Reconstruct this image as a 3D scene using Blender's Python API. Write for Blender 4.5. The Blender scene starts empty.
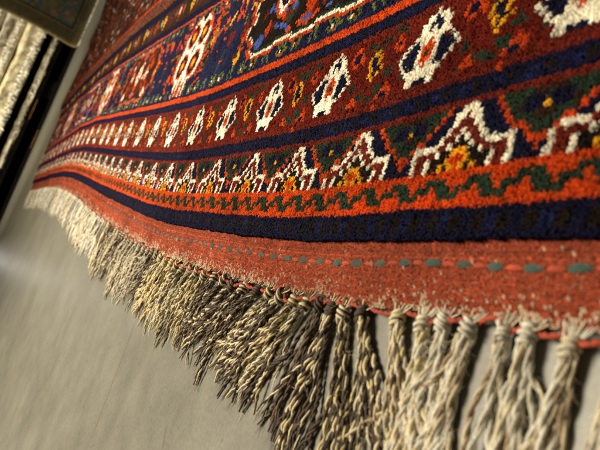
import bpy, math, random
import numpy as np

random.seed(7)
RNG = np.random.default_rng(7)
P = 0.07                 # one triangle repeat of the border, in metres
KN = 24                  # knots per repeat
FZ = -0.0075             # floor height (pile tops are at z = 0)
KILIM_Z = -0.0042
scene = bpy.context.scene
col = scene.collection

# ------------------------------------------------------------------ helpers
def mesh_obj(name, V, F, C=None, mat=None, parent=None, loc=None, smooth=True):
    """V (n,3), F (m,k) single array or list of arrays of tris / quads, C (n,3) linear colours."""
    V = np.asarray(V, dtype=np.float32)
    Fs = [np.asarray(f, dtype=np.int32) for f in (F if isinstance(F, list) else [F])]
    Fs = [f for f in Fs if len(f)]
    me = bpy.data.meshes.new(name)
    nl = sum(f.size for f in Fs); nf = sum(len(f) for f in Fs)
    me.vertices.add(len(V)); me.vertices.foreach_set('co', V.ravel())
    me.loops.add(nl); me.loops.foreach_set('vertex_index', np.concatenate([f.ravel() for f in Fs]))
    me.polygons.add(nf)
    tot = np.concatenate([np.full(len(f), f.shape[1], dtype=np.int32) for f in Fs])
    start = np.concatenate([[0], np.cumsum(tot)[:-1]]).astype(np.int32)
    me.polygons.foreach_set('loop_start', start)
    me.polygons.foreach_set('use_smooth', np.full(nf, smooth, dtype=bool))
    me.update(calc_edges=True)
    if C is not None:
        a = me.color_attributes.new('Col', 'FLOAT_COLOR', 'POINT')
        C4 = np.ones((len(V), 4), dtype=np.float32); C4[:, :3] = np.clip(C, 0, 1)
        a.data.foreach_set('color', C4.ravel())
    me.validate()
    o = bpy.data.objects.new(name, me); col.objects.link(o)
    if mat: me.materials.append(mat)
    if parent: o.parent = parent
    if loc is not None: o.location = loc
    return o

class Acc:
    """collects pieces into one mesh"""
    def __init__(s): s.V, s.F, s.C, s.n = [], {}, [], 0
    def add(s, V, F, C):
        V = np.asarray(V, float); F = np.asarray(F)
        s.V.append(V); s.F.setdefault(F.shape[1], []).append(F + s.n)
        C = np.asarray(C, float); s.C.append(np.broadcast_to(C, (len(V), 3)).copy()); s.n += len(V)
    def build(s, name, mat, parent=None, loc=None, smooth=True):
        V = np.concatenate(s.V)
        if loc is not None: V = V - np.asarray(loc)
        return mesh_obj(name, V, [np.concatenate(f) for f in s.F.values()], np.concatenate(s.C), mat, parent, loc, smooth)

def vnoise(x, y, seed=0):
    """smooth value noise in [-1,1]"""
    r = np.random.default_rng(seed).uniform(-1, 1, (64, 64))
    x = np.asarray(x, float); y = np.asarray(y, float)
    xi = np.floor(x).astype(int); yi = np.floor(y).astype(int)
    fx = x - xi; fy = y - yi
    fx = fx*fx*(3-2*fx); fy = fy*fy*(3-2*fy)
    g = lambda a, b: r[a % 64, b % 64]
    return (g(xi, yi)*(1-fx)+g(xi+1, yi)*fx)*(1-fy)+(g(xi, yi+1)*(1-fx)+g(xi+1, yi+1)*fx)*fy

def tube(path, rad, sides=6, cap=True):
    path = np.asarray(path, float); n = len(path)
    rad = np.broadcast_to(np.asarray(rad, float), (n,))
    T = np.gradient(path, axis=0); T /= np.linalg.norm(T, axis=1, keepdims=True)+1e-12
    up = np.array([0.13, 0.21, 0.97])
    A = np.cross(T, up); A /= np.linalg.norm(A, axis=1, keepdims=True)+1e-12
    B = np.cross(T, A)
    th = np.arange(sides)/sides*2*math.pi
    V = path[:, None, :]+rad[:, None, None]*(np.cos(th)[None, :, None]*A[:, None, :]+np.sin(th)[None, :, None]*B[:, None, :])
    i = np.arange(n-1)[:, None]*sides; j = np.arange(sides)[None, :]; k = (j+1) % sides
    F = np.stack([i+j, i+sides+j, i+sides+k, i+k], -1).reshape(-1, 4)
    return V.reshape(-1, 3), F

def empty(name, loc):
    o = bpy.data.objects.new(name, None); o.location = loc; o.empty_display_size = 0.05
    col.objects.link(o); return o

def tag(o, label=None, cat=None, group=None, kind=None):
    if label: o['label'] = label
    if cat: o['category'] = cat
    if group: o['group'] = group
    if kind: o['kind'] = kind
    return o

# ------------------------------------------------------------------ materials
def new_mat(name):
    m = bpy.data.materials.new(name); m.use_nodes = True
    nt = m.node_tree; b = nt.nodes['Principled BSDF']
    return m, nt, b

def wool(name, rough=0.9, sheen=0.25, nscale=900., var=0.35, bump=0.5, bdist=0.0006, spec=0.15):
    m, nt, b = new_mat(name)
    at = nt.nodes.new('ShaderNodeAttribute'); at.attribute_name = 'Col'
    tc = nt.nodes.new('ShaderNodeTexCoord')
    n1 = nt.nodes.new('ShaderNodeTexNoise'); n1.inputs['Scale'].default_value = nscale; n1.inputs['Detail'].default_value = 3
    n2 = nt.nodes.new('ShaderNodeTexNoise'); n2.inputs['Scale'].default_value = 22.; n2.inputs['Detail'].default_value = 3
    mr = nt.nodes.new('ShaderNodeMapRange'); mr.inputs['To Min'].default_value = 1-var; mr.inputs['To Max'].default_value = 1+var
    mr.inputs['From Min'].default_value = .3; mr.inputs['From Max'].default_value = .7
    mr2 = nt.nodes.new('ShaderNodeMapRange'); mr2.inputs['To Min'].default_value = .78; mr2.inputs['To Max'].default_value = 1.2
    mr2.inputs['From Min'].default_value = .3; mr2.inputs['From Max'].default_value = .7
    mul = nt.nodes.new('ShaderNodeMath'); mul.operation = 'MULTIPLY'
    vm = nt.nodes.new('ShaderNodeVectorMath'); vm.operation = 'SCALE'
    L = nt.links.new
    L(tc.outputs['Object'], n1.inputs['Vector']); L(tc.outputs['Object'], n2.inputs['Vector'])
    L(n1.outputs['Fac'], mr.inputs['Value']); L(n2.outputs['Fac'], mr2.inputs['Value'])
    L(mr.outputs['Result'], mul.inputs[0]); L(mr2.outputs['Result'], mul.inputs[1])
    L(at.outputs['Color'], vm.inputs[0]); L(mul.outputs['Value'], vm.inputs['Scale'])
    L(vm.outputs['Vector'], b.inputs['Base Color'])
    b.inputs['Roughness'].default_value = rough
    b.inputs['Specular IOR Level'].default_value = spec
    b.inputs['Sheen Weight'].default_value = sheen
    b.inputs['Sheen Roughness'].default_value = .45
    bp = nt.nodes.new('ShaderNodeBump'); bp.inputs['Strength'].default_value = bump; bp.inputs['Distance'].default_value = bdist
    L(n1.outputs['Fac'], bp.inputs['Height']); L(bp.outputs['Normal'], b.inputs['Normal'])
    return m

M_PILE = wool('wool_pile', nscale=1300, var=.34, sheen=.0, spec=.08, rough=.8, bump=.6, bdist=.0005)
M_KILIM = wool('woven_wool', nscale=1500, var=.3, sheen=.0, bump=.4, bdist=.0003, spec=.08)
M_YARN = wool('spun_yarn', nscale=1600, var=.28, sheen=.03, bump=.6, bdist=.0003, spec=.3, rough=.7)
M_THREAD = wool('sewing_wool', nscale=1800, var=.3, sheen=.08, bump=.5, bdist=.0003, spec=.3, rough=.7)
M_FAR = wool('old_wool', nscale=140, var=.3, sheen=.04, bump=.6, bdist=.004)

def concrete():
    m, nt, b = new_mat('polished_concrete')
    L = nt.links.new
    tc = nt.nodes.new('ShaderNodeTexCoord')
    def noise(sc, det=4, rough=.55):
        n = nt.nodes.new('ShaderNodeTexNoise'); n.inputs['Scale'].default_value = sc; n.inputs['Detail'].default_value = det
        n.inputs['Roughness'].default_value = rough; L(tc.outputs['Object'], n.inputs['Vector']); return n
    a = noise(7., 6, .62); c = noise(38., 5, .6); d = noise(400., 3, .6)
    r = nt.nodes.new('ShaderNodeValToRGB')
    r.color_ramp.elements[0].position = .3; r.color_ramp.elements[0].color = (.145, .139, .112, 1)
    r.color_ramp.elements[1].position = .72; r.color_ramp.elements[1].color = (.215, .207, .170, 1)
    L(a.outputs['Fac'], r.inputs['Fac'])
    mr = nt.nodes.new('ShaderNodeMapRange'); mr.inputs['From Min'].default_value = .3; mr.inputs['From Max'].default_value = .7
    mr.inputs['To Min'].default_value = .9; mr.inputs['To Max'].default_value = 1.09; L(c.outputs['Fac'], mr.inputs['Value'])
    mrd = nt.nodes.new('ShaderNodeMapRange'); mrd.inputs['From Min'].default_value = .3; mrd.inputs['From Max'].default_value = .7
    mrd.inputs['To Min'].default_value = .87; mrd.inputs['To Max'].default_value = 1.12; L(d.outputs['Fac'], mrd.inputs['Value'])
    mu = nt.nodes.new('ShaderNodeMath'); mu.operation = 'MULTIPLY'; L(mr.outputs[0], mu.inputs[0]); L(mrd.outputs[0], mu.inputs[1])
    vo = nt.nodes.new('ShaderNodeTexNoise'); vo.inputs['Scale'].default_value = 130.; vo.inputs['Detail'].default_value = 2; L(tc.outputs['Object'], vo.inputs['Vector'])
    sp = nt.nodes.new('ShaderNodeMapRange'); sp.inputs['From Min'].default_value = .66; sp.inputs['From Max'].default_value = .74
    sp.inputs['To Min'].default_value = 1.; sp.inputs['To Max'].default_value = .72; L(vo.outputs['Fac'], sp.inputs['Value'])
    mu0 = mu; mu = nt.nodes.new('ShaderNodeMath'); mu.operation = 'MULTIPLY'; L(mu0.outputs[0], mu.inputs[0]); L(sp.outputs[0], mu.inputs[1])
    # a few dark scuffs: distance to straight segments on the floor
    sep = nt.nodes.new('ShaderNodeSeparateXYZ'); L(tc.outputs['Object'], sep.inputs[0])
    def M(op, x, y=None, z=None):
        n = nt.nodes.new('ShaderNodeMath'); n.operation = op
        for i, v in enumerate((x, y, z)):
            if v is None: continue
            if isinstance(v, (int, float)): n.inputs[i].default_value = v
            else: L(v, n.inputs[i])
        return n.outputs[0]
    fac = None
    for (x0, y0, x1, y1, w, s) in SCUFFS:
        ln = math.hypot(x1-x0, y1-y0); dx, dy = (x1-x0)/ln, (y1-y0)/ln
        px = M('SUBTRACT', sep.outputs['X'], x0); py = M('SUBTRACT', sep.outputs['Y'], y0)
        t = M('ADD', M('MULTIPLY', px, dx), M('MULTIPLY', py, dy))
        tcl = M('MINIMUM', M('MAXIMUM', t, 0.), ln)
        ex = M('SUBTRACT', px, M('MULTIPLY', tcl, dx)); ey = M('SUBTRACT', py, M('MULTIPLY', tcl, dy))
        dist = M('SQRT', M('ADD', M('MULTIPLY', ex, ex), M('MULTIPLY', ey, ey)))
        wob = M('MULTIPLY', c.outputs['Fac'], w*2)
        k = M('MULTIPLY', M('MAXIMUM', M('SUBTRACT', 1., M('DIVIDE', dist, wob)), 0.), s)
        k = M('MULTIPLY', k, M('ADD', .3, d.outputs['Fac']))
        fac = k if fac is None else M('MAXIMUM', fac, k)
    mu2 = M('MULTIPLY', mu.outputs[0], M('SUBTRACT', 1., M('MINIMUM', fac, .9)))
    vm = nt.nodes.new('ShaderNodeVectorMath'); vm.operation = 'SCALE'
    L(r.outputs['Color'], vm.inputs[0]); L(mu2, vm.inputs['Scale']); L(vm.outputs['Vector'], b.inputs['Base Color'])
    rr = nt.nodes.new('ShaderNodeMapRange'); rr.inputs['To Min'].default_value = .38; rr.inputs['To Max'].default_value = .45
    rr.inputs['From Min'].default_value = .3; rr.inputs['From Max'].default_value = .7
    L(c.outputs['Fac'], rr.inputs['Value']); L(rr.outputs[0], b.inputs['Roughness'])
    b.inputs['Specular IOR Level'].default_value = .35
    bp = nt.nodes.new('ShaderNodeBump'); bp.inputs['Strength'].default_value = .12; bp.inputs['Distance'].default_value = .0004
    L(d.outputs['Fac'], bp.inputs['Height']); L(bp.outputs['Normal'], b.inputs['Normal'])
    return m

# ------------------------------------------------------------------ the rug's outline in the plane (repeats -> metres)
OU = [-8, -4, -1.38, -1., -.48, .28, 1.23, 2.21, 3.59, 5.14, 6.75, 9.59, 11.58, 14.1, 16.81, 20.41, 24.72, 27.34, 32.47, 40]
OV = [.08, .05, .02, .01, 0, 0, -.005, .03, .12, .23, .41, .81, 1.1, 1.49, 1.87, 2.27, 2.58, 2.70, 3.0, 3.4]
_uu = np.linspace(-8, 40, 961); _oo = np.interp(_uu, OU, OV)
_k = np.exp(-.5*(np.arange(-16, 17)/6.)**2); _k /= _k.sum()
_oo = np.convolve(np.pad(_oo, 16, mode='edge'), _k, 'valid')
def off(u): return np.interp(u, _uu, _oo)
EV = [-1, 0, .73, 2.3, 3.4, 3.8, 4.6, 5.0, 6.1, 7.5, 8.65, 9.6, 12., 17]
EU = [32.6, 32.6, 33, 32.9, 32.9, 33.6, 35.9, 35.6, 34.2, 33.8, 36.3, 35.4, 38.0, 38.6]
def uedge(v): return np.interp(v, EV, EU)
def stretch(u, v):                     # the far side edge wanders: stretch the last repeats
    w = np.clip((u-24)/9., 0, 1); return u+(uedge(v)-33.)*w*w*(3-2*w)
def hump(u, v):
    f = np.clip((u-5)/8., 0.12, 1.)
    return (.0022*vnoise(u*.42+3, v*.33+1, 5)+.0008*vnoise(u*1.3, v*1.1, 6))*f
def wpos(u, v, z=0.):
    u = np.asarray(u, float); v = np.asarray(v, float)
    us = stretch(u, v)
    return np.stack(np.broadcast_arrays(us*P, -(v+off(us))*P, z+hump(u, v)), -1)

# ------------------------------------------------------------------ the knotted design
PAL = {
 'r': (.132, .0105, .0040),   # brick red ground
 'R': (.150, .016, .007),    # red brown of outlines
 'O': (.52, .055, .0048),   # orange
 'N': (.0062, .0065, .026),  # navy
 'n': (.009, .012, .058),    # brighter navy
 'B': (.0105, .0125, .047),    # border blue
 'K': (.013, .0075, .0045),  # near black brown
 'k': (.035, .014, .007),    # brown
 'G': (.019, .036, .021),    # dark green
 'g': (.120, .150, .035),    # yellow green
 'W': (.86, .80, .64),       # ivory
 'Y': (.72, .34, .010),      # yellow
 'L': (.055, .105, .36),     # light blue
 'p': (.22, .11, .065),       # faded pink
 'v': (.05, .022, .05),      # purple
}
KEYS = list(PAL); KIX = {k: i for i, k in enumerate(KEYS)}
PALA = np.array([PAL[k] for k in KEYS])
U0 = -3.5; NC = int((33.-U0)*KN); NR = 15*KN
D = np.full((NR, NC), KIX['r'], dtype=np.int16)     # row = away from the fringe, column = along it
def cu(u): return (u-U0)*KN                          # repeat -> column
def put(r, c, k):
    r = int(round(r)); c = int(round(c))
    if 0 <= r < NR and 0 <= c < NC: D[r, c] = KIX[k]
def rows(a, b, k): D[a:b+1, :] = KIX[k]
def stamp(top, cc, art, flip=False):
    """art: rows from the top down, '.' = transparent; columns run to the right in the photo (towards the camera)."""
    for i, line in enumerate(art):
        for j, ch in enumerate(line):
            if ch != '.': put(top-i, cc-(j-len(line)//2)*(-1 if flip else 1), ch)
def mirror(half): return [h[:0:-1]+h for h in half]
def seg(r0, c0, r1, c1, k, w=1):
    n = int(max(abs(r1-r0), abs(c1-c0))*2)+2
    for t in np.linspace(0, 1, n):
        for q in range(w): put(r0+(r1-r0)*t, c0+(c1-c0)*t+q, k)

# navy edge band with brown checks
rows(0, 3, 'N')
for c in range(NC):
    if (c//2) % 2 == 0:
        D[1:3, c] = KIX['K']
    elif (c//2) % 4 == 1: D[1:3, c] = KIX['n']
# orange guard with the green running hook
rows(4, 8, 'O')
GUARD = ["GGGGOOOO", "GOGGGOGG", "OOOGGGGO"]
for c in range(NC):
    for i, l in enumerate(GUARD):
        if l[(NC*8-c) % 8] == 'G': D[7-i, c] = KIX['G']
# triangle row
rows(9, 17, 'N')
TRI = mirror(["WW........", "RWW.......", "RRW.......", "WRRW......", "KWRRW.....", "KKWRRWWWWW", "YYKKWRRRRW", "OOYKKKWRRW", "OYKYKKWRRW"])
VEE = mirror(["kkkGGGGGO", "GNNNGGGO.", "YNNNkGO..", "kkGGGO...", "GGGOO....", "GGO......", "OO.......", "O........"])
for n in range(-3, 34):
    s = 0 if n < 1 else random.choice([0, 0, 1, -1, 0])
    stamp(17, cu(n)+s, TRI)
    stamp(17, cu(n-.54)+s*.5, VEE)
rows(18, 18, 'R')
# navy band
rows(19, 21, 'N')
for c in range(NC):
    if (c//2) % 3 == 0: D[20, c] = KIX['K']
    elif (c//2) % 3 == 1: D[20, c] = KIX['n']
    if random.random() < .1: D[random.choice([19, 20, 21]), c] = KIX['n']
rows(22, 22, 'R')
# rosette border
rows(23, 36, 'r')
ROS = mirror(["W.......", "NWW.....", "NNWW....", "WNWW....", "WWWWW...", "OWWNNW..", "OOWNNNW.", "GOWNNNNW", "OOWNNNW.", "OWWNNW..", "WWWWW...", "WWWW....", "NNWW....", "NWW....."])
YEL = [".YY..", "YNNY.", "YNNY.", ".YNNY", ".YNY.", "..Y.."]
FLO = [".OO..", "ONNO.", "ONNOO", ".OO.O"]
FLB = ["..O..", ".OOO.", "ONNO.", "NNOOO", "O...."]
def vine(r, c, n):
    for i in range(n): put(r+((i//3) % 2), c-i, 'G')
per = 1.231
for n in range(-2, 28):
    c = cu(n*per-.595)
    if c < 14: continue
    jit = random.choice([-1, 0, 0, 0, 1])
    vine(34, c-8, 9); vine(35, c+14, 7); vine(24, c-9, 8); vine(24, c+15, 8); vine(26, c+13, 3); vine(33, c-13, 4)
    stamp(35, c-9+jit, FLO); stamp(34, c+9, [".O.", "ONO", ".OO"])
    stamp(26, c+9, FLB); stamp(25, c-11, [".O.", "OOO"])
    stamp(28, c-10, ["G.", "GG"]); stamp(29, c+10, [".G.", "GGG"])
    put(27, c-4, 'G'); put(27, c-5, 'G'); put(26, c+4, 'G'); put(26, c+5, 'G')
    stamp(36, c, ROS)
    stamp(33, c-per*KN/2, YEL)
for c in range(NC):
    D[23, c] = KIX['R'] if random.random() < .6 else KIX['r']
    if random.random() < .03:
        D[random.randint(25, 34), c] = D[random.randint(25, 34), c]
# navy band + orange line
rows(38, 39, 'N'); rows(37, 37, 'R')
for n in range(-2, 28): pass
rows(38, 40, 'N')
for c in range(NC):
    if (c//2) % 2 == 0: D[39, c] = KIX['n']
    if random.random() < .2: D[random.choice([38, 40]), c] = KIX['K']
rows(41, 42, 'O')
# main border on blue
rows(43, 80, 'B')
for c in range(NC):
    for r in range(43, 81):
        x = random.random()
        if x < .04: D[r, c] = KIX['N']
SMALL = [["g.g.g", ".gKg.", "gKWKg", ".ggOg", "..g.."], ["..gg.", ".g.g.", "g..g.", ".g..g", "ggg.."], [".g.g.", "gKKgg", "gWOKg", ".gKg."]]
i = 0
for c in np.arange(4, NC, 9):
    stamp(47, c, SMALL[i % 3]); stamp(80, c+3, SMALL[(i+1) % 3]); i += 1
    if i % 3 == 0: seg(45, c+5, 46, c+9, 'g')
rows(43, 43, 'B')
def lattice(cc):
    """tall ivory two-cell flower"""
    H = [(49, -7, 49, 8), ]
    for s, w in ((0, 'W'),):
        pts = [(45, 4), (50, 9), (52, 16), (58, 19), (64, 16), (69, 17), (75, 12), (79, 5)]
        for sd in (-1, 1):
            for (a, b), (c2, d) in zip(pts[:-1], pts[1:]):
                seg(a, cc+sd*b, c2, cc+sd*d, 'O', 2) if sd > 0 else seg(a, cc+sd*b-1, c2, cc+sd*d-1, 'O', 2)
    for r in range(46, 79):
        hw = np.interp(r, [45, 50, 52, 58, 64, 69, 75, 79], [3, 8, 15, 18, 15, 16, 11, 4])
        for b in range(int(-hw), int(hw)+1):
            e = abs(abs(b)-hw)
            k = 'W' if e < (2.2 if (r//3+b//5) % 3 else .9) else ('K' if (r//4) % 2 else 'k')
            for (r1, b1, h1, w1) in ((57, -8, 6.5, 8), (57, 8, 6.5, 8), (70, -7, 6.5, 7.5), (70, 7, 6.5, 7.5)):
                q = math.hypot((r-r1)/h1, (b-b1)/w1)
                if q < 1.22: k = 'W' if q > .86 else ('O' if q > .7 else ('K' if q > .36 else ('O' if q > .22 else 'Y')))
            if 62 < r < 66 and abs(b) < 5: k = 'N' if abs(b) < 2 else 'W'
            if e >= 2.2 and k == 'k' and (r+b) % 4 == 0: k = 'O'
            put(r, cc+b, k)
    for r in range(44, 52):
        for b in (-8, -3, 3, 8):
            put(r, cc+b, 'W'); put(r, cc+b+1, 'W' if r > 46 else 'K')
        for b in (-5, 0, 6): put(r, cc+b, 'O'); put(r, cc+b-1, 'O')
def medallion(cc, dark):
    gnd = 'K' if dark else 'k'
    for r in range(47, 79):
        t = abs(r-62.5)/15.5
        hw = 31+12*min(1, (1-t)*1.8)
        hw -= 3 if int(r/4) % 2 else 0
        for b in range(int(-hw)-4, int(hw)+5):
            e = hw-abs(b)
            lo = 48+(1 if abs(b) < 18 else 0)-(1 if abs(b) < 7 else 0); hi = 77-(1 if abs(b) < 20 else 0)
            dv = min(r-lo, hi-r)
            q = min(e*.8, dv)
            k = 'O' if q < 0 else (('W' if dark else 'p') if q < .7 else ('G' if q < 1.6 and dark else gnd))
            if r < lo-1 or r > hi+1: continue
            if e < -3: continue
            put(r, cc+b, k)
    rr = random.Random(int(cc))
    def blob(r, b, h, w, ks):
        for dr in range(-h, h+1):
            for db in range(-w, w+1):
                q = abs(dr)/(h+.5)+abs(db)/(w+.5)
                if q < 1.1: put(r+dr, cc+b+db, ks[min(int(q*len(ks)), len(ks)-1)])
    a = 'L' if dark else 'R'
    for sd in (-1, 1):
        for j in range(5):
            r0 = 52+j*5; seg(r0, cc+sd*(10+j*3), r0+4, cc+sd*(26+j*1), a, 1+(not dark)*2)
            seg(r0+3, cc+sd*(12+j), r0+6, cc+sd*(20), 'O', 2)
        for r0 in (55, 68):
            blob(r0, sd*26, 4, 4, 'OK' if dark else 'OkO')
        blob(63, sd*20, 6, 6, 'ONNWWO' if dark else 'WNWOk')
        blob(52, sd*30, 2, 3, 'L' if dark else 'W')
        for r0 in (57, 72): blob(r0, sd*12, 4, 3, 'RrG')
    blob(63, 0, 9, 8, 'WNNWWOO'); blob(52, 0, 2, 6, 'LO'); blob(74, 0, 2, 6, 'LO')
    for _ in range(64 if dark else 30):
        r0 = rr.randint(51, 74); b = rr.randint(-34, 34)
        blob(r0, b, 1, 1, rr.choice(['O', 'L', 'L', 'r', 'R', 'r', 'G']) if dark else rr.choice(['O', 'K', 'W', 'R', 'K']))
def fill(cc):
    q = random.Random(int(cc)*3+1)
    for _ in range(70):
        r0 = q.randint(49, 76); b = q.choice([-1, 1])*q.randint(21, 66)
        k = q.choice('OOGGGGKKYgrN'); h = q.randint(1, 4); w = q.randint(1, 2); sl = q.uniform(-.6, .6)
        for dr in range(-h, h+1):
            for db in range(-w, w+1):
                if abs(dr)/(h+.6)+abs(db)/(w+.6) < 1.1: put(r0+dr, cc+b+db+dr*sl, k if abs(dr) > 0 or k not in 'GK' else 'O')
        if q.random() < .4: seg(r0, cc+b, r0+q.randint(-6, 6), cc+b+q.randint(-6, 6), q.choice('OgGK'))
def scrolls(cc):
    for sd in (-1, 1):
        for (r, b) in ((51, 19), (60, 20), (69, 19), (76, 18)):
            for (dr, db) in ((0, 0), (1, 0), (2, 0), (3, 1), (4, 2), (4, 3), (4, 4), (3, 5), (2, 5), (0, 1), (0, 2), (1, 3)):
                put(r+dr, cc+sd*(b+db), 'O')
            for dr in range(6):
                for db in range(5): 
                    if (dr+db) % 3: put(r+dr+1, cc+sd*(b+8+db*.6), 'G' if dr < 4 else 'K')
        seg(46, cc+sd*25, 79, cc+sd*29, 'K', 3)
        for j in range(7): seg(47+j*5, cc+sd*22, 49+j*5, cc+sd*26, 'O', 2)
for k_ in range(-1, 5):
    m = 3.0+9.2*k_
    scrolls(cu(m+4.6)); fill(cu(m+4.6)); lattice(cu(m+4.6))
    medallion(cu(m), k_ % 2 == 0)
    for sd in (-1, 1):
        stamp(58, cu(m)+sd*47, ["O.O", "OOO", ".Y.", "OGO", "O.O"]); stamp(72, cu(m)+sd*46, ["Y.O", "OYO", ".O.", "OGO"])
rows(81, 81, 'O'); rows(82, 85, 'N')
# second minor border: leaves and small figures, seen from far
rows(86, 98, 'k')
i = 0
for c in np.arange(3, NC, 8):
    k = ['G', 'R', 'v', 'Y', 'K', 'G', 'O'][i % 7]; k2 = ['O', 'W', 'p', 'K', 'G'][i % 5]; i += 1
    for r in range(88, 98):
        w = 3.2-abs(r-93)*.55
        for b in range(-3, 4):
            if abs(b) < w: put(r, c+b+(r-93)*.3, k2 if abs(b) < w-1.8 else k)
rows(99, 102, 'N')
# barber stripe
for r in range(103, 116):
    for c in range(NC): D[r, c] = KIX['pRkRpGKR'[((c+int((r-103)*.5))//2) % 8] if r > 104 else 'K']
rows(116, 116, 'O'); rows(117, 117, 'R')
# field: rows of small botehs on brown
rows(119, NR-1, 'k')
for r in range(119, NR):
    for c in range(NC):
        x = random.random()
        if x < .25: D[r, c] = KIX['K']
        elif x < .38: D[r, c] = KIX['R']
i = 0
for r in range(123, NR-4, 9):
    for c in np.arange(4+(r % 2)*5, NC, 10):
        i += 1
        k = random.choice('OpGRRRKKNpkkKG'); k2 = random.choice('KOWpG')
        for dr in range(-4, 5):
            w = 2.8-abs(dr)*.5
            for b in range(-3, 4):
                if abs(b) < w: put(r+dr, c+b+dr*.35, k2 if abs(b)+abs(dr)*.4 < 1.2 else k)

# ------------------------------------------------------------------ camera (needed for level of detail)
RC = np.array([[-0.4411293197301538, 0.32723947778641505, 0.8356549811079654],
               [0.02270537132388789, -0.9267828638297575, 0.37491064191614315],
               [0.897156279243212, 0.18435793307315124, 0.4014010004056652]])
TC = np.array([0.653914020987814, 0.057869411495514875, 3.4535212616608035])
CAM = -RC.T @ TC                                   # in repeats: (u, v, n)
SG = np.array([1, -1, -1.])
CW = CAM*SG*P

def in_view(u, v, margin):                         # only used to leave out knots far outside the photograph
    p = np.stack([stretch(u, v), v+off(u), 0*u], -1) @ RC.T+TC
    x = 300+700*p[..., 0]/p[..., 2]; y = 225+700*p[..., 1]/p[..., 2]
    return (p[..., 2] > .3) & (x > -margin) & (x < 600+margin) & (y > -margin) & (y < 450+margin)

# ------------------------------------------------------------------ the rug
rug = empty('rug', (0, 0, FZ))
tag(rug, 'handwoven red and navy wool rug with ivory and brown tassels lying on the concrete floor', 'rug')
ROOT = np.array([0, 0, FZ])

rr_, cc_ = np.mgrid[0:NR, 0:NC]
uk = U0+(cc_+.5)/KN; vk = (rr_+.5)/KN
keep = in_view(uk, vk, 170)
dist = np.sqrt((uk-CAM[0])**2+(vk+off(uk)-CAM[1])**2+CAM[2]**2)
pile = Acc()
PH = 0.0048
def tufts(mask, split, sides, rings):
    r = rr_[mask]; c = cc_[mask]; n = len(r)
    if n == 0: return
    base = PALA[D[r, c]]
    kv = RNG.normal(1, .13, n)                      # each knot its own dye lot
    abr = 1+.14*vnoise(r*.45, c*.02, 11)            # abrash along the wefts
    ku = RNG.normal(0, .05, n); kw = RNG.normal(0, .045, n); kh = RNG.normal(0, .00018, n); kl = RNG.normal(0, .0003, n)
    if split[0]*split[1] < 9: ku *= .4; kw *= .4
    wander = .13*vnoise(c*.11, r*.3, 3)             # rows wander a little
    for a in range(split[0]):
        for b in range(split[1]):
            fu = (a+.5)/split[0]; fv = (b+.5)/split[1]
            u = U0+(c+fu+ku+RNG.normal(0, .06, n)+.13*vnoise(r*.21, c*.09, 9))/KN
            v = (r+fv+wander+kw+RNG.normal(0, .06, n))/KN
            h = PH*RNG.normal(1., .032, n)+kh-.0004*((2*fu-1)**2*(split[0] > 1)+(2*fv-1)**2*(split[1] > 1))
            rad = P/KN/np.array([split[0], split[1]])*.5
            ru = rad[0]*RNG.normal(1.55, .12, n); rv = rad[1]*RNG.normal(1.55, .12, n)
            ctr = wpos(u, v, 0.)
            lean_u = kl+RNG.normal(0, .00022, n); lean_v = RNG.normal(.0007, .0004, n)
            th0 = RNG.uniform(0, 6.28, n)
            VV = []; CC = []
            cj = base*(kv*abr*RNG.normal(1, .05, n))[:, None]
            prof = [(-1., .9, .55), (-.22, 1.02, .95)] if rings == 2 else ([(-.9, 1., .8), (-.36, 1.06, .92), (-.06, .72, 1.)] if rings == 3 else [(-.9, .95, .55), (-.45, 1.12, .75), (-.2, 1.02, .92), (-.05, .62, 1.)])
            for (hz, rs, cs) in prof:  # tuft bases darker: shade between the tufts put into the colour
                for s in range(sides):
                    t = th0+s*2*math.pi/sides
                    jr = RNG.normal(1, .1, n)*rs
                    x = ctr[:, 0]+np.cos(t)*ru*jr+lean_u*(1+hz)
                    y = ctr[:, 1]+np.sin(t)*rv*jr+lean_v*(1+hz)
                    z = ctr[:, 2]+hz*PH+(h-PH)*(1+hz)
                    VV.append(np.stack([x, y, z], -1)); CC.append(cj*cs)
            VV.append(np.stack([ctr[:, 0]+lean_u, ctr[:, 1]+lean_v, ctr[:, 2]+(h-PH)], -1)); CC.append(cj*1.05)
            m = len(VV)
            V = np.stack(VV, 1).reshape(-1, 3); C = np.stack(CC, 1).reshape(-1, 3)
            o = np.arange(n)[:, None]*m
            Q = []; T = []
            for q in range(len(prof)-1):
                for s in range(sides):
                    s2 = (s+1) % sides
                    Q.append([q*sides+s, q*sides+s2, (q+1)*sides+s2, (q+1)*sides+s])
            for s in range(sides): T.append([(len(prof)-1)*sides+s, (len(prof)-1)*sides+(s+1) % sides, m-1])
            Q = (o[:, :, None]+np.array(Q)[None]).reshape(-1, 4); T = (o[:, :, None]+np.array(T)[None]).reshape(-1, 3)
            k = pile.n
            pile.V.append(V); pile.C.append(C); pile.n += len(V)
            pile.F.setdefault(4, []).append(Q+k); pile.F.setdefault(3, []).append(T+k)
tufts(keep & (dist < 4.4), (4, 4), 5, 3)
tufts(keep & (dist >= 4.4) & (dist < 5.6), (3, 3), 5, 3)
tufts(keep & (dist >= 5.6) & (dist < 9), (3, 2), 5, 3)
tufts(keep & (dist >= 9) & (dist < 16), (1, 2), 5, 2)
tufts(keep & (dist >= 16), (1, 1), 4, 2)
# the woven foundation under the knots
gu = np.linspace(U0, 33, 220); gv = np.linspace(0, NR/KN, 60)
GU, GV = np.meshgrid(gu, gv)
nV = wpos(GU, GV, -PH*.93).reshape(-1, 3)
ii, jj = np.mgrid[0:59, 0:219]; q0 = ii*220+jj
fF = np.stack([q0, q0+1, q0+221, q0+220], -1).reshape(-1, 4)
pile.add(nV, fF, (.06, .02, .012))
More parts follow.
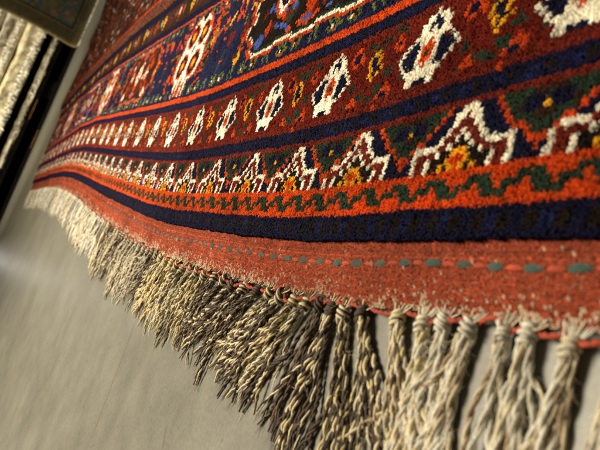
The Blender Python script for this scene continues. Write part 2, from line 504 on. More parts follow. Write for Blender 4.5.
# skirt at the far side edge and along the flat-woven end
ev = np.linspace(0, NR/KN, 200)
top = wpos(np.full(200, 33.), ev, -.001); bot = top.copy(); bot[:, 0] += .004; bot[:, 2] = FZ
eF = np.stack([np.arange(199), np.arange(1, 200), np.arange(201, 400), np.arange(200, 399)], -1)
pile.add(np.concatenate([top, bot]), eF, (.10, .03, .015))
o = pile.build('pile', M_PILE, rug, None)
o.location = -ROOT

# flat-woven red end -----------------------------------------------------------
VFR = -.37
def vfr(u): return VFR+.018*vnoise(u*2.1, 0*u+.5, 21)+.008*vnoise(u*9., 0*u+.5, 22)-.03*np.clip((u-5)/5., 0, 1)+.028*np.clip(-u-.2, 0, 1)
kil = Acc()
def kilim_patch(ua, ub, du, nv, bumps):
    nu = int((ub-ua)/du)+1
    u = np.linspace(ua, ub, nu); t = np.linspace(-.02, 1, nv)
    Ug, Tg = np.meshgrid(u, t)
    Vg = Tg*vfr(Ug)
    ri = np.floor(np.arange(nv)/bumps).astype(int)[:, None]; ci = np.floor(np.arange(nu)/bumps).astype(int)[None, :]
    fr = (np.arange(nv) % bumps)[:, None]/bumps; fc = ((np.arange(nu)+(ri % 2)*(bumps//2)) % bumps)/bumps
    ci2 = np.floor((np.arange(nu)[None, :]+(ri % 2)*(bumps//2))/bumps).astype(int)
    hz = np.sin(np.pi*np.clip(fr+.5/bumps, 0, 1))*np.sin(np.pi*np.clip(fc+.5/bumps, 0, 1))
    rnd = np.random.default_rng(int(ua*10)+99)
    cell = rnd.normal(0, 1, (ri.max()+2, ci2.max()+2))
    cell2 = rnd.random((ri.max()+2, ci2.max()+2))
    h = .00055*hz*(1+.5*cell[ri, ci2])
    z = KILIM_Z+h+.0004*vnoise(Ug*5, Tg*4, 31)-.0012*Tg**2
    base = np.array([.30, .058, .026])*np.exp(.34*cell[ri, ci2][..., None]) 
    base = base*(1+.18*np.random.default_rng(3).normal(0, 1, ri.max()+2)[ri][..., None]*.6)*(.25+1.0*hz[..., None])  # darker between the weave bumps: their shade is put into the colour
    base *= (1+.12*vnoise(Ug*1.7, Tg*3, 33))[..., None]
    pw = np.clip((Tg-.6)/.4, 0, 1)**1.6*.62*(.4+1.1*np.clip(vnoise(Ug*4.6, Tg*1.1, 34)+.2, 0, 1))+.005
    iv = (cell2[ri//2, ci2] < pw) & (np.abs(fc-.5) < .27)
    ivc = np.where((Ug > .4)[..., None] & (Ug < 1.6)[..., None], np.array([.52, .40, .25]), np.array([.66, .55, .38]))
    base = np.where(iv[..., None], ivc*(.5+.5*hz[..., None]), base)  # ivory warps carry the same painted shade
    dk = cell2[ri, ci2] > .955
    base = np.where(dk[..., None], base*.4, base)
    z = z+np.where(iv, .00035*hz, 0)
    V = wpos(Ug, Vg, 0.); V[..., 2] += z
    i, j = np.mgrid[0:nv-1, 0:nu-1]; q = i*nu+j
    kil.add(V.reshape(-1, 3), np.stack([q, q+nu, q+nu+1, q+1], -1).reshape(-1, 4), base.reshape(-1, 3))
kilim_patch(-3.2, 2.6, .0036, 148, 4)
kilim_patch(2.6, 10., .006, 120, 3)
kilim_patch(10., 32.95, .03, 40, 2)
# turned-under edge down to the floor
uu = np.linspace(-3.2, 32.95, 1200)
a = wpos(uu, vfr(uu), 0.); a[:, 2] += KILIM_Z-.0010; b = wpos(uu, vfr(uu)+.006, 0.); b[:, 2] = FZ
n = len(uu); kil.add(np.concatenate([a, b]), np.stack([np.arange(n-1), np.arange(n, 2*n-1), np.arange(n+1, 2*n), np.arange(1, n)], -1), (.22, .04, .02))
o = kil.build('flat_woven_end', M_KILIM, rug); o.location = -ROOT

# fuzz: single fibres as thin ribbons
def fibres(acc, starts, dirs, length, width, colr, curl=.6):
    n = len(starts)
    t = np.array([0, .4, .75, 1.])
    side = np.cross(dirs, np.array([0, 0, 1.])); side /= np.linalg.norm(side, axis=1, keepdims=True)+1e-9
    bend = RNG.normal(0, curl, (n, 1))
    Lg = np.asarray(length).reshape(-1, 1)*np.ones((n, 1))
    pts = [starts+dirs*Lg*x+side*bend*Lg*x*x+np.array([0, 0, -.25])*Lg*x*x for x in t]
    V = []
    for x, p in zip(t, pts):
        w = width*(1-.7*x)
        V += [p-side*w, p+side*w]
    V = np.stack(V, 1); V[..., 2] = np.maximum(V[..., 2], FZ+.0002)
    V = V.reshape(-1, 3)
    o = np.arange(n)[:, None]*8
    F = np.concatenate([o+np.array([[2*k, 2*k+1, 2*k+3, 2*k+2]]) for k in range(3)])
    acc.add(V, F, np.repeat(colr, 8, 0))

# running stitch along the flat end ------------------------------------------
GREEN = np.array([.030, .064, .048]); OREN = np.array([.40, .052, .014])
def stitch(name, ua, ub, c, r):
    acc = Acc()
    for k in range(4):                                    # a few plies of the same thread side by side
        t = np.linspace(0, 1, 12)
        u = ua+(ub-ua)*t; dv = (k-1.5)*r*.62*np.sin(np.pi*t)**.5/P
        p = wpos(u, -.127+.012*vnoise(u*1.3, 0*u, 41)+dv-.02*np.clip(u-1, 0, 2)/2+.02*np.clip(-u-.2, 0, 1), 0.)
        p[:, 2] += KILIM_Z-.0003+.0007*np.sin(np.pi*t)**.6+(.0002 if k in (1, 2) else 0)
        p += RNG.normal(0, .00006, p.shape)
        V, F = tube(p, r*.42*np.sin(np.pi*np.clip(t, .06, .94))**.35, 6)
        acc.add(V, F, c*RNG.normal(1, .14, (len(V), 1)))
    p0 = wpos(np.array(.5*(ua+ub)), np.array(-.137), 0.)
    acc.build(name, M_THREAD, rug, None).location = -ROOT
u = -1.9
while u < 10.2:
    g = random.uniform(.105, .15); s = random.uniform(.095, .125)
    stitch('green_stitch', u, u+g, GREEN*random.uniform(.8, 1.2), random.uniform(.00085, .00115))
    stitch('orange_stitch', u+g+.006, u+g+s-.006, OREN*random.uniform(.8, 1.15), .00062)
    u += g+s

# tassels ---------------------------------------------------------------------
CREAM = np.array([.66, .62, .51]); CREAM2 = np.array([.64, .54, .35]); YCR = np.array([.66, .54, .28])
BROWN = np.array([.066, .044, .028]); BRN2 = np.array([.14, .095, .055]); GREYC = np.array([.52, .45, .32])
def scheme(u):
    x = random.random()
    if u < -.12: return [(CREAM, CREAM), (CREAM, CREAM*.85), (CREAM*.9, CREAM2), (CREAM2*.9, BRN2*2.2)]
    if u < .0: return [(CREAM, YCR*.9), (CREAM2, CREAM)]
    if u < .22: return [(CREAM2, BRN2), (YCR, CREAM)]
    if u < .9: return [(CREAM2*1.1, BROWN), (YCR, BROWN), (BROWN, BROWN*1.1)]
    if u < 1.1: return [(BROWN, BRN2), (BROWN, BROWN)]
    if u < 3.2:
        return [[(BROWN, BRN2), (CREAM2, BROWN)], [(CREAM2, BROWN), (YCR, BRN2)], [(CREAM2, CREAM), (YCR, BRN2), (BROWN, BROWN)], [(CREAM2, BROWN), (BROWN, BROWN)]][int(x*4)]
    if u < 5.2: return [[(YCR, YCR), (YCR, CREAM2), (CREAM2, BRN2)], [(YCR, BRN2), (YCR, CREAM)]][int(x*2)]
    if u < 9.5: return [[(GREYC, GREYC), (GREYC, BRN2)], [(CREAM2, GREYC), (CREAM2, CREAM)], [(GREYC, BRN2), (BRN2, BROWN)]][int(x*3)]
    return [[(CREAM, CREAM), (CREAM2, CREAM)], [(CREAM, GREYC), (CREAM2, BRN2)], [(CREAM, CREAM*.9)]][int(x*3)]

PAIR = [random.gauss(0, 1) for _ in range(40)]
LEAN_U = [-3, -.9, -.4, .1, .55, .7, .85, 1.0, 1.17, 1.5, 2.3, 3, 5.4, 9.3, 18, 33]
LEAN_D = [.0, .03, .06, -.2, -.40, -.30, .10, .22, .62, .72, .8, 1.1, 1.7, 2.0, 3.0, 3.0]
LEN_V = [.95, .95, .9, .88, .84, .84, .84, .78, .72, .70, .64, .64, .66, .66, .66, .58]
def cord(acc, p0, hd0, heading, length, cols, lod, z0, ztop, wav, fray=True):
    """two plies twisted round each other, lying on the floor"""
    ply = random.uniform(.75, 1.3)*(.00057 if p0[0] < -.008 else .00055)
    N = {0: 84, 1: 44, 2: 20}[lod]
    t = np.linspace(0, 1, N); s = t*length
    ang = hd0+(heading-hd0)*np.clip(.2+1.9*t, 0, 1.35)+wav[0]*np.sin(t*wav[1]+wav[2])*np.clip(t*2.5, .15, 1)+wav[3]*t
    dx = np.cos(ang); dy = np.sin(ang)
    ds = length/(N-1)
    x = p0[0]+np.concatenate([[0], np.cumsum(dx[:-1]*ds)]); y = p0[1]+np.concatenate([[0], np.cumsum(dy[:-1]*ds)])
    zf = FZ+ply*1.6+ztop*(1-.75*t)
    z = z0+(zf-z0)*np.clip(t*4, 0, 1)**.7+.0006*np.sin(t*wav[1]*2.3+wav[2]*3)*np.clip(t*3, 0, 1)
    z = np.maximum(z, FZ+ply*1.3)
    c = np.stack([x, y, z], 1)
    T = np.gradient(c, axis=0); T /= np.linalg.norm(T, axis=1, keepdims=True)
    A = np.stack([-T[:, 1], T[:, 0], 0*T[:, 0]], 1); A /= np.linalg.norm(A, axis=1, keepdims=True)+1e-9
    B = np.cross(T, A)
    pitch = random.uniform(.0068, .0118) if p0[0] > -.012 else random.uniform(.011, .020); ph0 = random.uniform(0, 6.28)
    ph = ph0+np.minimum(s, length*.9)/pitch*2*math.pi
    end = np.clip((t-.86)/.14, 0, 1) if fray else 0*t
    if lod == 2:
        V, F = tube(c, ply*1.75*(1-.6*end), 5)
        w = (np.sin(ph)*.5+.5)[:, None]; cc = cols[0]*w+cols[1]*(1-w)
        acc.add(V, F, np.repeat(cc, 5, 0)*RNG.normal(1, .08, (len(V), 1)))
        return c
    for k in range(2):
        a = ph+k*math.pi
        ro = ply*.86*(1+1.2*end*random.uniform(.2, 1))
        q = c+A*(np.cos(a)*ro)[:, None]+B*(np.sin(a)*ro)[:, None]
        q[:, 2] = np.maximum(q[:, 2], FZ+ply*.6)
        rad = ply*(1+(.2 if p0[0] > -.012 else .28)*vnoise(s*(900 if p0[0] > -.012 else 420), 0*s+k, random.randint(0, 999)))*(1-.45*end)
        V, F = tube(q, rad, 6 if lod == 0 else 5)
        cv = cols[k]*random.uniform(.85, 1.12)*(1+.12*vnoise(np.repeat(s, 6 if lod == 0 else 5)*260, 0*np.repeat(s, 6 if lod == 0 else 5), random.randint(0, 999)))[:, None]
        acc.add(V, F, cv)
    return c

def tassel(u, idx, as_far=None):
    d = math.sqrt((u-CAM[0])**2+(VFR+off(u)-CAM[1])**2+CAM[2]**2)
    lod = 0 if d < 7.5 else (1 if d < 12 else 2)
    sch = scheme(u)
    e = wpos(np.array(u), np.array(vfr(np.array(u))), 0.)
    drop = random.uniform(.04, .065)*P
    head = e+np.array([random.uniform(-.0012, .0012), drop, 0]); head[2] = FZ+.0036
    if u > 5: head[1] -= .001
    lean = float(np.interp(u, LEAN_U, LEAN_D))+random.gauss(0, .05 if u < 1.7 else (.07 if u < 4 else .2))+PAIR[idx//3 % 40]*(.04 if u < 1.7 else (.28 if u < 4 else .5))
    lv = float(np.interp(u, LEAN_U, LEN_V))*(random.uniform(.9, 1.08) if u < 3 else random.uniform(.72, 1.12))
    tip = np.array([lean*lv*.55 if u > 3 else lean, 1.0*lv])
    hd0 = math.atan2(tip[1], tip[0]); L = min(math.hypot(*tip), (1.06 if u < 1 else .92) if u < 4 else .9)*P
    if u > 3.5:
        g_ = random.choice([.62, .8, .95, 1.05, 1.1]); sch = [(a*g_, b*g_) for a, b in sch]
    acc = Acc() if as_far is None else as_far
    nc = random.randint(11, 16) if u < -.1 else random.randint(11, 14)
    if u > 12: nc = random.randint(11, 14)
    thin = idx in THIN
    if thin: nc = 4
    spread = random.uniform(.13, .22) if u < 0 else (random.uniform(.09, .15) if u < 1.1 else random.uniform(.1, .2))
    if u > 9: spread = .42
    curve = random.gauss(0, .12)
    hr = .0026 if not thin else .0019
    for k in range(nc):
        f = (k+.5)/nc*2-1
        layer = random.random()
        hdg = hd0-f*spread+random.gauss(0, .06 if u < 3 else .3)
        if random.random() < .14: hdg += random.gauss(0, .55)
        hdg = min(max(hdg, max(hd0-.6, .35)), min(hd0+.6, 2.8))
        p0 = head+np.array([-f*hr*.75*math.sin(hd0)*-1, f*hr*.2, 0])+np.array([math.cos(hd0), math.sin(hd0), 0])*hr*.7
        zt = (.0042 if u < 1.1 else .0062)*layer*(1-f*f*.6)
        wav = (random.uniform(.08, .45) if u < -.12 else random.uniform(.1, .36) if u < 5 else random.uniform(.2, .7), random.uniform(4, 8), random.uniform(0, 6.28), curve+random.gauss(0, .12))
        ln = L*random.uniform(.9, 1.04)*(1 if random.random() < .9 else .65)
        cs = random.choice(sch)
        if random.random() < .5: cs = cs[::-1]
        z0 = head[2]+random.uniform(-.0014, .0016)
        c = cord(acc, p0, hd0, hdg, ln, cs, lod, z0, zt, wav)
        if lod < 2:
            nf = (70 if u < -.12 else 44) if lod == 0 else 8
            ix = RNG.integers(2, len(c)-1, nf); loose = RNG.random((nf, 1)) < .14
            dv = RNG.normal(0, 1, (nf, 3))*np.array([1, 1, .45])*np.where(loose, 1., .18)+np.array([math.cos(hdg), math.sin(hdg), .12])*1.0
            dv[:, 2] = np.abs(dv[:, 2])
            dv /= np.linalg.norm(dv, axis=1, keepdims=True)
            sp = c[ix]+RNG.normal(0, .00075, (nf, 3))*np.array([1, 1, .2])+np.array([0, 0, .0009])
            fibres(acc, sp, dv, np.where(loose[:, 0], RNG.uniform(.0022, .0065, nf), RNG.uniform(.0012, .003, nf)), .00005, np.where(RNG.random((nf, 1)) < .5, cs[0][None], cs[1][None])*RNG.uniform(.7, 1.2, (nf, 1)))
            # split ends
            ne = 11 if lod == 0 else 4
            dv = np.array([math.cos(hdg+wav[3]), math.sin(hdg+wav[3]), 0])+RNG.normal(0, .2, (ne, 3))*np.array([1, 1, .1])
            fibres(acc, c[RNG.integers(len(c)-max(4, len(c)//8), len(c)-1, ne)]+RNG.normal(0, .0004, (ne, 3))*np.array([1, 1, .1]), dv/np.linalg.norm(dv, axis=1, keepdims=True), RNG.uniform(.003, .010, ne), .00009, np.repeat(((cs[0]+cs[1])*.5)[None], ne, 0), .4)
    # warps gathered from the woven edge into the knot
    nw = 9 if lod < 2 else 3
    for k in range(nw):
        f = (k+.5)/nw*2-1
        a = e+np.array([f*.0062, -.0010+random.uniform(-.0016, .0006)*(1.6 if k in (3, 6) else 1), 0]); a[2] = KILIM_Z-.0004+hump(u, VFR)
        m = e+np.array([f*.0034, drop*.45, 0]); m[2] = KILIM_Z-.0002+random.uniform(0, .001)
        h2 = head+np.array([f*.0013, -hr*.3, 0]); h2[2] = head[2]+random.uniform(-.0005, .0018)
        t = np.linspace(0, 1, 9)[:, None]
        p = (1-t)**2*a+2*t*(1-t)*m+t*t*h2
        cc = random.choice(sch)[k % 2]
        V, F = tube(p, np.linspace(.00026, .00046, 9), 5); acc.add(V, F, cc*RNG.normal(1, .1, (len(V), 1)))
    root = None
    if as_far is None:
        root = acc.build('tassel', M_YARN, rug, tuple(head-ROOT*0))
        root.location = tuple(head-ROOT)
    # the knot: yarn wound round the gathered warps
    kn = Acc() if as_far is None else as_far
    axis = np.array([math.cos(hd0)*.35, .93, 0]); axis /= np.linalg.norm(axis)
    A = np.array([axis[1], -axis[0], 0]); B = np.array([0, 0, 1.])
    turns = random.uniform(2., 3.2); N = 70 if lod == 0 else (40 if lod == 1 else 18)
    t = np.linspace(0, 1, N)
    tilt = random.uniform(.3, 1.1)*random.choice([-1, 1])
    for k in range(2 if lod < 2 else 1):
        ph = t*turns*2*math.pi+random.uniform(0, 6.28)
        rr = hr*(.62+.42*np.sin(np.pi*np.clip(t*.9+.05, 0, 1)))*(1-.1*k)
        al = (t-.45)*hr*2.3+tilt*rr*np.cos(ph)*.5
        p = head+axis*al[:, None]+A*(np.cos(ph)*rr)[:, None]+B*(np.sin(ph)*rr*.85)[:, None]
        p[:, 2] = np.maximum(p[:, 2], FZ+.0006)
        V, F = tube(p, .00068 if lod < 2 else .0011, 6 if lod < 2 else 5)
        cs = random.choice(sch); cc = cs[k % 2]
        kn.add(V, F, cc*RNG.normal(.95, .1, (len(V), 1)))
    q = np.linspace(-1, 1, 9)
    V, F = tube(head+axis*(q*hr*1.25)[:, None], hr*.85*np.sqrt(np.clip(1.02-q*q, .02, 1)), 8)
    V[:, 2] = np.maximum(V[:, 2], FZ+.0004)
    kn.add(V, F, sch[0][1]*.7)
    if as_far is None:
        ko = kn.build('knot', M_YARN, root, tuple(head)); ko.location = (0, 0, 0)
    return head

heads = []
tu = []
u = -2.1
while u < 32.4:
    tu.append(u); u += random.uniform(.225, .27)
near_knots = [-1.17, -.96, -.74, -.585, -.39, -.21, -.06, .15, .50, .68, .84, 1.0, 1.17, 1.36, 1.58]
tu = [-2.05, -1.83, -1.6, -1.4]+near_knots+[x+.0 for x in tu if x > 1.72]
THIN = {tu.index(-.585)}
NPART = 96
for i, u in enumerate(tu[:NPART]): heads.append(tassel(u, i))
far = Acc()
for i, u in enumerate(tu[NPART:]): tassel(u, NPART+i, far)
o = far.build('fringe', M_YARN, rug); o.location = -ROOT; o['kind'] = 'stuff'
o['label'] = 'pale fluffy tassels at the far end of the fringe'

# red binding thread looping from knot to knot along the edge
path = []
for i in range(len(heads)-1):
    a, b = heads[i], heads[i+1]
    ez = KILIM_Z
    if abs(b[0]-a[0]) > .03: continue
    sag = random.choice([-.001, .0004, .0014, .0045 if random.random() < .4 else .002]); sl = random.uniform(-.0032, .0042)
    t = np.linspace(0, 1, 14)[:-1]
    x = a[0]+(b[0]-a[0])*t
    y = a[1]+(b[1]-a[1])*t-.0026+sag*np.sin(np.pi*t)+sl*(t-.5)
    z = FZ+.0009+.0046*np.sin(np.pi*np.clip(t*1.1-.05, 0, 1))**.7*random.uniform(.5, 1.05)
    path.append(np.stack([x, y, z], 1))
path = np.concatenate(path)
path[1:-1] = (path[:-2]+2*path[1:-1]+path[2:])/4
acc = Acc()
for k in range(2):
    s = np.concatenate([[0], np.cumsum(np.linalg.norm(np.diff(path, axis=0), axis=1))])
    q = path.copy(); q[:, 1] += .00042*np.cos(s/.006*6.28+k*math.pi); q[:, 2] += .00042*np.sin(s/.006*6.28+k*math.pi)
    V, F = tube(q, .0006, 6); acc.add(V, F, np.array([.36, .048, .016])*RNG.normal(1, .12, (len(V), 1)))
o = acc.build('binding_thread', M_THREAD, rug); o.location = -ROOT

# wool fibres of the cut pile
mk = keep & (dist < 5.2)
r = np.repeat(rr_[mk], 5); c = np.repeat(cc_[mk], 5); n = len(r)
st = wpos(U0+(c+RNG.random(n))/KN, (r+RNG.random(n))/KN, 0.); st[:, 2] -= .0006
dv = RNG.normal(0, 1, (n, 3))*np.array([.8, .8, .3])+np.array([0, .25, .9]); dv[:, 2] = np.abs(dv[:, 2]); dv /= np.linalg.norm(dv, axis=1, keepdims=True)
fz = Acc(); fibres(fz, st, dv, RNG.uniform(.0008, .0018, n), .00006, PALA[D[r, c]]*RNG.uniform(.8, 1.35, (n, 1)), .8)
o = fz.build('pile_fibres', M_THREAD, rug); o.location = -ROOT; o['kind'] = 'stuff'
# stray wool fibres standing off the flat end
n = 2600
fu = RNG.uniform(-1.6, 8, n); ft = RNG.uniform(.05, 1.02, n)
st = wpos(fu, ft*vfr(fu), 0.); st[:, 2] += KILIM_Z+.0002
dv = RNG.normal(0, 1, (n, 3))*np.array([1, 1, .5])+np.array([0, .5, .5]); dv[:, 2] = np.abs(dv[:, 2]); dv /= np.linalg.norm(dv, axis=1, keepdims=True)
fz = Acc(); fc = np.where(RNG.random((n, 1)) < .35, np.array([[.6, .5, .34]]), np.array([[.45, .09, .04]]))
fibres(fz, st, dv, RNG.uniform(.001, .0035, n), .00004, fc)
o = fz.build('loose_fibres', M_THREAD, rug); o.location = -ROOT; o['kind'] = 'stuff'

# ------------------------------------------------------------------ floor
def on_floor(x, y):
    d = RC.T @ np.array([(x-300)/700, (y-225)/700, 1.]); d = d*SG; s = (FZ-CW[2])/d[2]; return (CW+s*d)
SCUFFS = []
for (x0, y0, x1, y1, w, s) in ((134, 326, 94, 432, .0010, .75), (70, 318, 52, 372, .0016, .4), (166, 428, 163, 446, .0022, .35), (20, 215, 10, 250, .006, .25)):
    a = on_floor(x0, y0); b = on_floor(x1, y1); SCUFFS.append((a[0], a[1], b[0], b[1], w, s))
M_FLOOR = concrete()
fx = np.array([-2.5, 14.]); fy = np.array([-9., 9.])
V = [(-2.5, -9, FZ), (14, -9, FZ), (14, 9, FZ), (-2.5, 9, FZ)]
fl = mesh_obj('floor', np.array(V), np.array([[0, 1, 2, 3]]), None, M_FLOOR, smooth=False)
tag(fl, kind='structure')
# ------------------------------------------------------------------ the pile of rugs behind
def plain(name, c, rough=.8, spec=.2):
    m, nt, b = new_mat(name)
    n = nt.nodes.new('ShaderNodeTexNoise'); n.inputs['Scale'].default_value = 30; n.inputs['Detail'].default_value = 4
    tc = nt.nodes.new('ShaderNodeTexCoord'); nt.links.new(tc.outputs['Object'], n.inputs['Vector'])
    r = nt.nodes.new('ShaderNodeValToRGB'); r.color_ramp.elements[0].position = .3; r.color_ramp.elements[1].position = .7
    r.color_ramp.elements[0].color = (*[x*.6 for x in c], 1); r.color_ramp.elements[1].color = (*[x*1.3 for x in c], 1)
    nt.links.new(n.outputs['Fac'], r.inputs['Fac']); nt.links.new(r.outputs['Color'], b.inputs['Base Color'])
    b.inputs['Roughness'].default_value = rough; b.inputs['Specular IOR Level'].default_value = spec
    return m
M_BLACK = plain('shade_black_wood', (.006, .005, .004), .85, .05)  # near-black colour stands in for the shadow under the stack
M_GLINT = plain('edge_glint_wood', (.24, .10, .025), .7, .15)  # orange of the highlights painted on the board edges
def box(acc, x0, x1, y0, y1, z0, z1, c=(0, 0, 0)):
    v = np.array([(x, y, z) for z in (z0, z1) for y in (y0, y1) for x in (x0, x1)])
    acc.add(v, np.array([[0, 2, 3, 1], [4, 5, 7, 6], [0, 1, 5, 4], [2, 6, 7, 3], [0, 4, 6, 2], [1, 3, 7, 5]]), c)
SX = 3.50                                        # front of the stack
Y0, Y1 = -2.3, .02
pal = empty('pallet', (SX, -1.1, FZ)); PO = np.array(pal.location)
tag(pal, 'low wooden pallet with its shadow put in as black under the stack of folded rugs', 'pallet')
def pal_part(name, boxes, m):
    for bx in boxes:
        a = Acc(); box(a, *bx); a.build(name, m, pal, None, smooth=False).location = -PO
pal_part('deck_board', [(SX-.005, SX+.12, Y0, Y1, .060, .078), (SX+.14, SX+.26, Y0, Y1, .060, .078), (SX+.28, SX+.9, Y0, Y1, .060, .078)], M_BLACK)
pal_part('bearer', [(SX+.02, SX+.9, y-.05, y+.05, .012, .0598) for y in (Y0+.06, -1.5, -.82, -.05)], M_BLACK)
pal_part('bottom_board', [(SX+.0, SX+.11, Y0, Y1, FZ+.0005, .0118), (SX+.3, SX+.9, Y0, Y1, FZ+.0005, .0118)], M_BLACK)
pal_part('shade_backing', [(SX+.24, SX+.26, Y0, Y1, .0119, .0597)], M_BLACK)  # black sheet added for the shade in the recess
pal_part('edge_glint', [(SX-.0075, SX-.0049, -.74, -.63, .062, .0655), (SX-.0025, SX-.0001, -.60, -.50, .002, .0055)], M_GLINT)  # orange strips: highlights on the wood edges put in as colour

def slab(name, label, z0, z1, x0, colr, ya, yb, seed, fold=True, fringe=0, fringe_z=0., fcol=None, lump=.004):
    """folded rug: rounded fold towards the camera, uneven, with fringe"""
    t = empty(name, (x0, (ya+yb)/2, z0)); TO = np.array(t.location)
    tag(t, label, 'folded rug', 'stack of folded rugs behind')
    ny = 260; npf = 26
    h = z1-z0; th = np.linspace(-math.pi/2, math.pi/2, npf-8)
    px = np.concatenate([np.linspace(.8, .08, 4), -np.cos(th)*h*.42+.06, np.linspace(.08, .8, 4)])
    pz = np.concatenate([np.full(4, 0.), (np.sin(th)*.5+.5)*h, np.full(4, h)])
    y = np.linspace(ya, yb, ny)
    Yg, K = np.meshgrid(y, np.arange(npf), indexing='ij')
    X = x0+px[K]+lump*1.5*vnoise(Yg*9, K*.25, seed)+lump*.6*vnoise(Yg*45, K*.8, seed+1)
    Z = z0+pz[K]*(1+.07*vnoise(Yg*2.3, 0*Yg, seed+2))+lump*.5*vnoise(Yg*30, K*.6, seed+3)*(pz[K] > .002)
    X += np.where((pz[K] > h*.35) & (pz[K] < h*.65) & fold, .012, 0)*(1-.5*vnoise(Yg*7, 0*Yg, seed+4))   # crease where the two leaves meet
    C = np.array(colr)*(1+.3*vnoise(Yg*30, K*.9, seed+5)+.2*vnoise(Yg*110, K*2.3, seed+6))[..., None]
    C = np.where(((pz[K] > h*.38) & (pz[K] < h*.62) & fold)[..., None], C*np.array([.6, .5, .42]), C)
    i, j = np.mgrid[0:ny-1, 0:npf-1]; q = i*npf+j
    V = np.stack([X, Yg, Z], -1).reshape(-1, 3); V[:, 2] = np.maximum(V[:, 2], z0+.0006)
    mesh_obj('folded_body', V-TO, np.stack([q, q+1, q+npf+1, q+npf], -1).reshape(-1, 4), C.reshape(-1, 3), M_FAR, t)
    if fringe:
        a = Acc(); rn = np.random.default_rng(seed)
        for k in range(fringe):
            yy = rn.uniform(ya, yb); ln = rn.uniform(.015, .04); tt = np.linspace(0, 1, 6)
            sx = x0-.035*h/.1+rn.uniform(-.012, .006); sz = fringe_z+rn.uniform(-.012, .012)*h/.1
            p = np.stack([sx-.012*np.sin(tt*2)+rn.normal(0, .002, 6), yy+rn.normal(0, .008)*tt+rn.normal(0, .0015, 6), np.maximum(sz-ln*tt*.55, z0-.012)], 1)
            V, F = tube(p, rn.uniform(.0018, .0038)*(1-.5*tt), 5); a.add(V, F, np.array(fcol)*rn.uniform(.6, 1.15))
        yy = np.linspace(ya, yb, 120); hp = np.stack([x0-.035*h/.1+.004*vnoise(yy*40, 0*yy, seed), yy, fringe_z+.003*vnoise(yy*60, 0*yy+1, seed)], 1)
        V, F = tube(hp, .0035, 6); a.add(V, F, np.array(fcol)*.8)
        a.build('fringe', M_FAR, t).location = -TO
    return t
slab('folded_rug', 'thin ivory fringed rug lying lowest in the stack, on the black pallet', .080, .112, SX+.01, (.62, .55, .40), Y0, -.36, 50, False, 520, .108, (.86, .80, .62), .006)
slab('folded_rug', 'near-black layer set back in the gap between the two lowest ivory rugs', .1125, .150, SX+.10, (.010, .007, .006), Y0, .0, 60, False)  # near-black layer set back to fill the gap
slab('folded_rug', 'thick beige folded rug with shaggy white lower edge, in the middle of the stack', .151, .250, SX-.01, (.72, .63, .40), Y0, .0, 70, False, 900, .178, (.9, .86, .70), .008)
slab('folded_rug', 'grey ivory folded rug with dark crease, above the thick beige one', .2512, .352, SX+.0, (.62, .57, .44), Y0, .0, 80, True, 420, .285, (.82, .78, .64), .009)
slab('folded_rug', 'grey ivory folded rug at the very top of the stack', .3532, .46, SX+.01, (.60, .55, .42), Y0, .0, 90, True, 300, .39, (.80, .75, .6), .009)

# patterned rug draped over the front of the stack --------------------------------
dr = empty('draped_rug', (SX-.09, -1.6, FZ)); DO = np.array(dr.location)
tag(dr, 'olive rug with blue and rust border hanging down over the folded rugs', 'rug')
ny, nz = 300, 260
yl = -1.045; wY = 1.2
ss = np.linspace(0, .80, nz)                      # along the cloth from the hem upward
tt = np.linspace(0, wY, ny)
S, Tt = np.meshgrid(ss, tt, indexing='ij')
lift = np.clip(S/.06, 0, 1)
Xd = SX-.075-.05*(1-lift)**2+.02*S-.012*np.sin(Tt*9+.6)*np.clip(S*3, .2, 1)+.004*vnoise(Tt*8, S*6, 120)
Zd = FZ+.004+S-.02*(1-(1-lift)**2)
Yd = yl-Tt-.015*np.sin(S*5)*np.exp(-Tt*5)
# distance to the nearest edge drives the borders
e = np.minimum(Tt, S+.0); 
Cd = np.zeros(S.shape+(3,))
OL = np.array([.038, .029, .010]); DK = np.array([.014, .011, .006]); RU = np.array([.085, .035, .014]); BL = np.array([.016, .036, .040]); TAN = np.array([.066, .049, .022]); GR = np.array([.03, .035, .016])
n1 = vnoise(Tt*70, S*70, 130)+.6*vnoise(Tt*140, S*140, 131); n2 = vnoise(Tt*48+9, S*48, 132)+.7*vnoise(Tt*110, S*110, 134)
mot = np.where((n1 > .25)[..., None], BL, np.where((n2 > .3)[..., None], RU*1.1, np.where((n1 < -.45)[..., None], TAN*.8, GR)))
for lo, hi, c in ((0, .012, OL*1.5), (.012, .062, OL*.75), (.062, .070, TAN*.8), (.070, .082, DK), (.082, .215, None), (.215, .222, DK), (.222, .236, TAN*.85), (.236, .243, DK), (.243, 9, None)):
    mk = (e >= lo) & (e < hi)
    if c is None: Cd[mk] = mot[mk]*(1. if lo < .2 else .9)
    else: Cd[mk] = c
Cd *= (1+.25*vnoise(Tt*200, S*200, 133))[..., None]
i, j = np.mgrid[0:nz-1, 0:ny-1]; q = i*ny+j
V = np.stack([Xd, Yd, Zd], -1).reshape(-1, 3)
F = np.stack([q, q+ny, q+ny+1, q+1], -1).reshape(-1, 4)
po = mesh_obj('patterned_cloth', V-DO, F, Cd.reshape(-1, 3), M_FAR, dr)
sm = po.modifiers.new('thickness', 'SOLIDIFY'); sm.thickness = .008; sm.offset = -1
a = Acc(); rn = np.random.default_rng(5)
sc = V.reshape(nz, ny, 3)
pth = sc[::4, 0].copy(); pth[:, 0] -= .001; pth[:, 1] += .003
Vt, Ft = tube(pth, .0045, 8); a.add(Vt, Ft, (.17, .125, .06)); a.build('side_binding', M_FAR, dr).location = -DO
a = Acc()
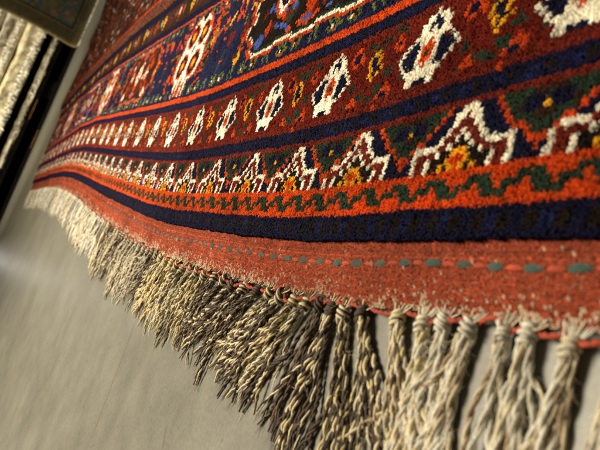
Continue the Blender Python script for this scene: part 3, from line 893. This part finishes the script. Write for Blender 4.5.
for k in range(260):
    jx = rn.integers(0, ny//2); b0 = sc[0, jx]; t = np.linspace(0, 1, 5)
    ln = rn.uniform(.012, .026)
    p = np.stack([b0[0]-ln*t, b0[1]+rn.normal(0, .004)*t, np.maximum(b0[2]+.002-.006*t, FZ+.002)+0*t], 1)
    Vt, Ft = tube(p, .0022*(1-.4*t), 5); a.add(Vt, Ft, np.array([.55, .50, .38])*rn.uniform(.7, 1.1))
a.build('hem_fringe', M_FAR, dr).location = -DO

# ------------------------------------------------------------------ light
w = bpy.data.worlds.new('World'); scene.world = w; w.use_nodes = True
bg = w.node_tree.nodes['Background']; bg.inputs['Color'].default_value = (1., .84, .58, 1); bg.inputs['Strength'].default_value = .11
def area(name, loc, target, size, power, colr, sy=None):
    l = bpy.data.lights.new(name, 'AREA'); l.energy = power; l.color = colr; l.size = size
    if sy: l.shape = 'RECTANGLE'; l.size_y = sy
    o = bpy.data.objects.new(name, l); col.objects.link(o); o.location = loc
    from mathutils import Vector
    d = Vector(target)-Vector(loc); o.rotation_euler = d.to_track_quat('-Z', 'Y').to_euler(); return o
area('ceiling_lamp', (.85, .05, 1.45), (.3, -.05, 0), .70, 54, (1., .895, .70))
fl_ = area('stack_fill', (2.75, .25, 1.15), (3.5, -.85, .2), .25, 8.5, (1., .90, .70)); fl_.data.spread = math.radians(75)  # added fill light that brightens only the stack, no lamp known there
# the low distant lamp whose streak shows on the floor
d = RC.T @ np.array([(20-300)/700, (268-225)/700, 1.])*SG; d /= np.linalg.norm(d)
g = on_floor(20, 268); rd = d*np.array([1, 1, -1]); lp = g+rd*6.5
area('far_lamp', tuple(lp), tuple(g), .10, 3.0, (1., .95, .88), .9)

# ------------------------------------------------------------------ camera
from mathutils import Matrix
cam = bpy.data.cameras.new('camera'); co = bpy.data.objects.new('camera', cam); col.objects.link(co)
r0 = RC[0]*SG; r1 = RC[1]*SG; r2 = RC[2]*SG
M4 = Matrix(((r0[0], -r1[0], -r2[0], CW[0]), (r0[1], -r1[1], -r2[1], CW[1]), (r0[2], -r1[2], -r2[2], CW[2]), (0, 0, 0, 1)))
co.matrix_world = M4
cam.sensor_width = 36; cam.lens = 42.; cam.clip_start = .01; cam.clip_end = 100
cam.dof.use_dof = True
fp = np.array([2.9*P, .0, 0.]); cam.dof.focus_distance = float(np.dot(fp-CW, r2)); cam.dof.aperture_fstop = 21.
scene.camera = co
scene.view_settings.view_transform = 'Standard'; scene.view_settings.look = 'None'; scene.view_settings.exposure = 0; scene.view_settings.gamma = 1
scene.render.engine = 'CYCLES'
scene.cycles.max_bounces = 6; scene.cycles.use_denoising = True
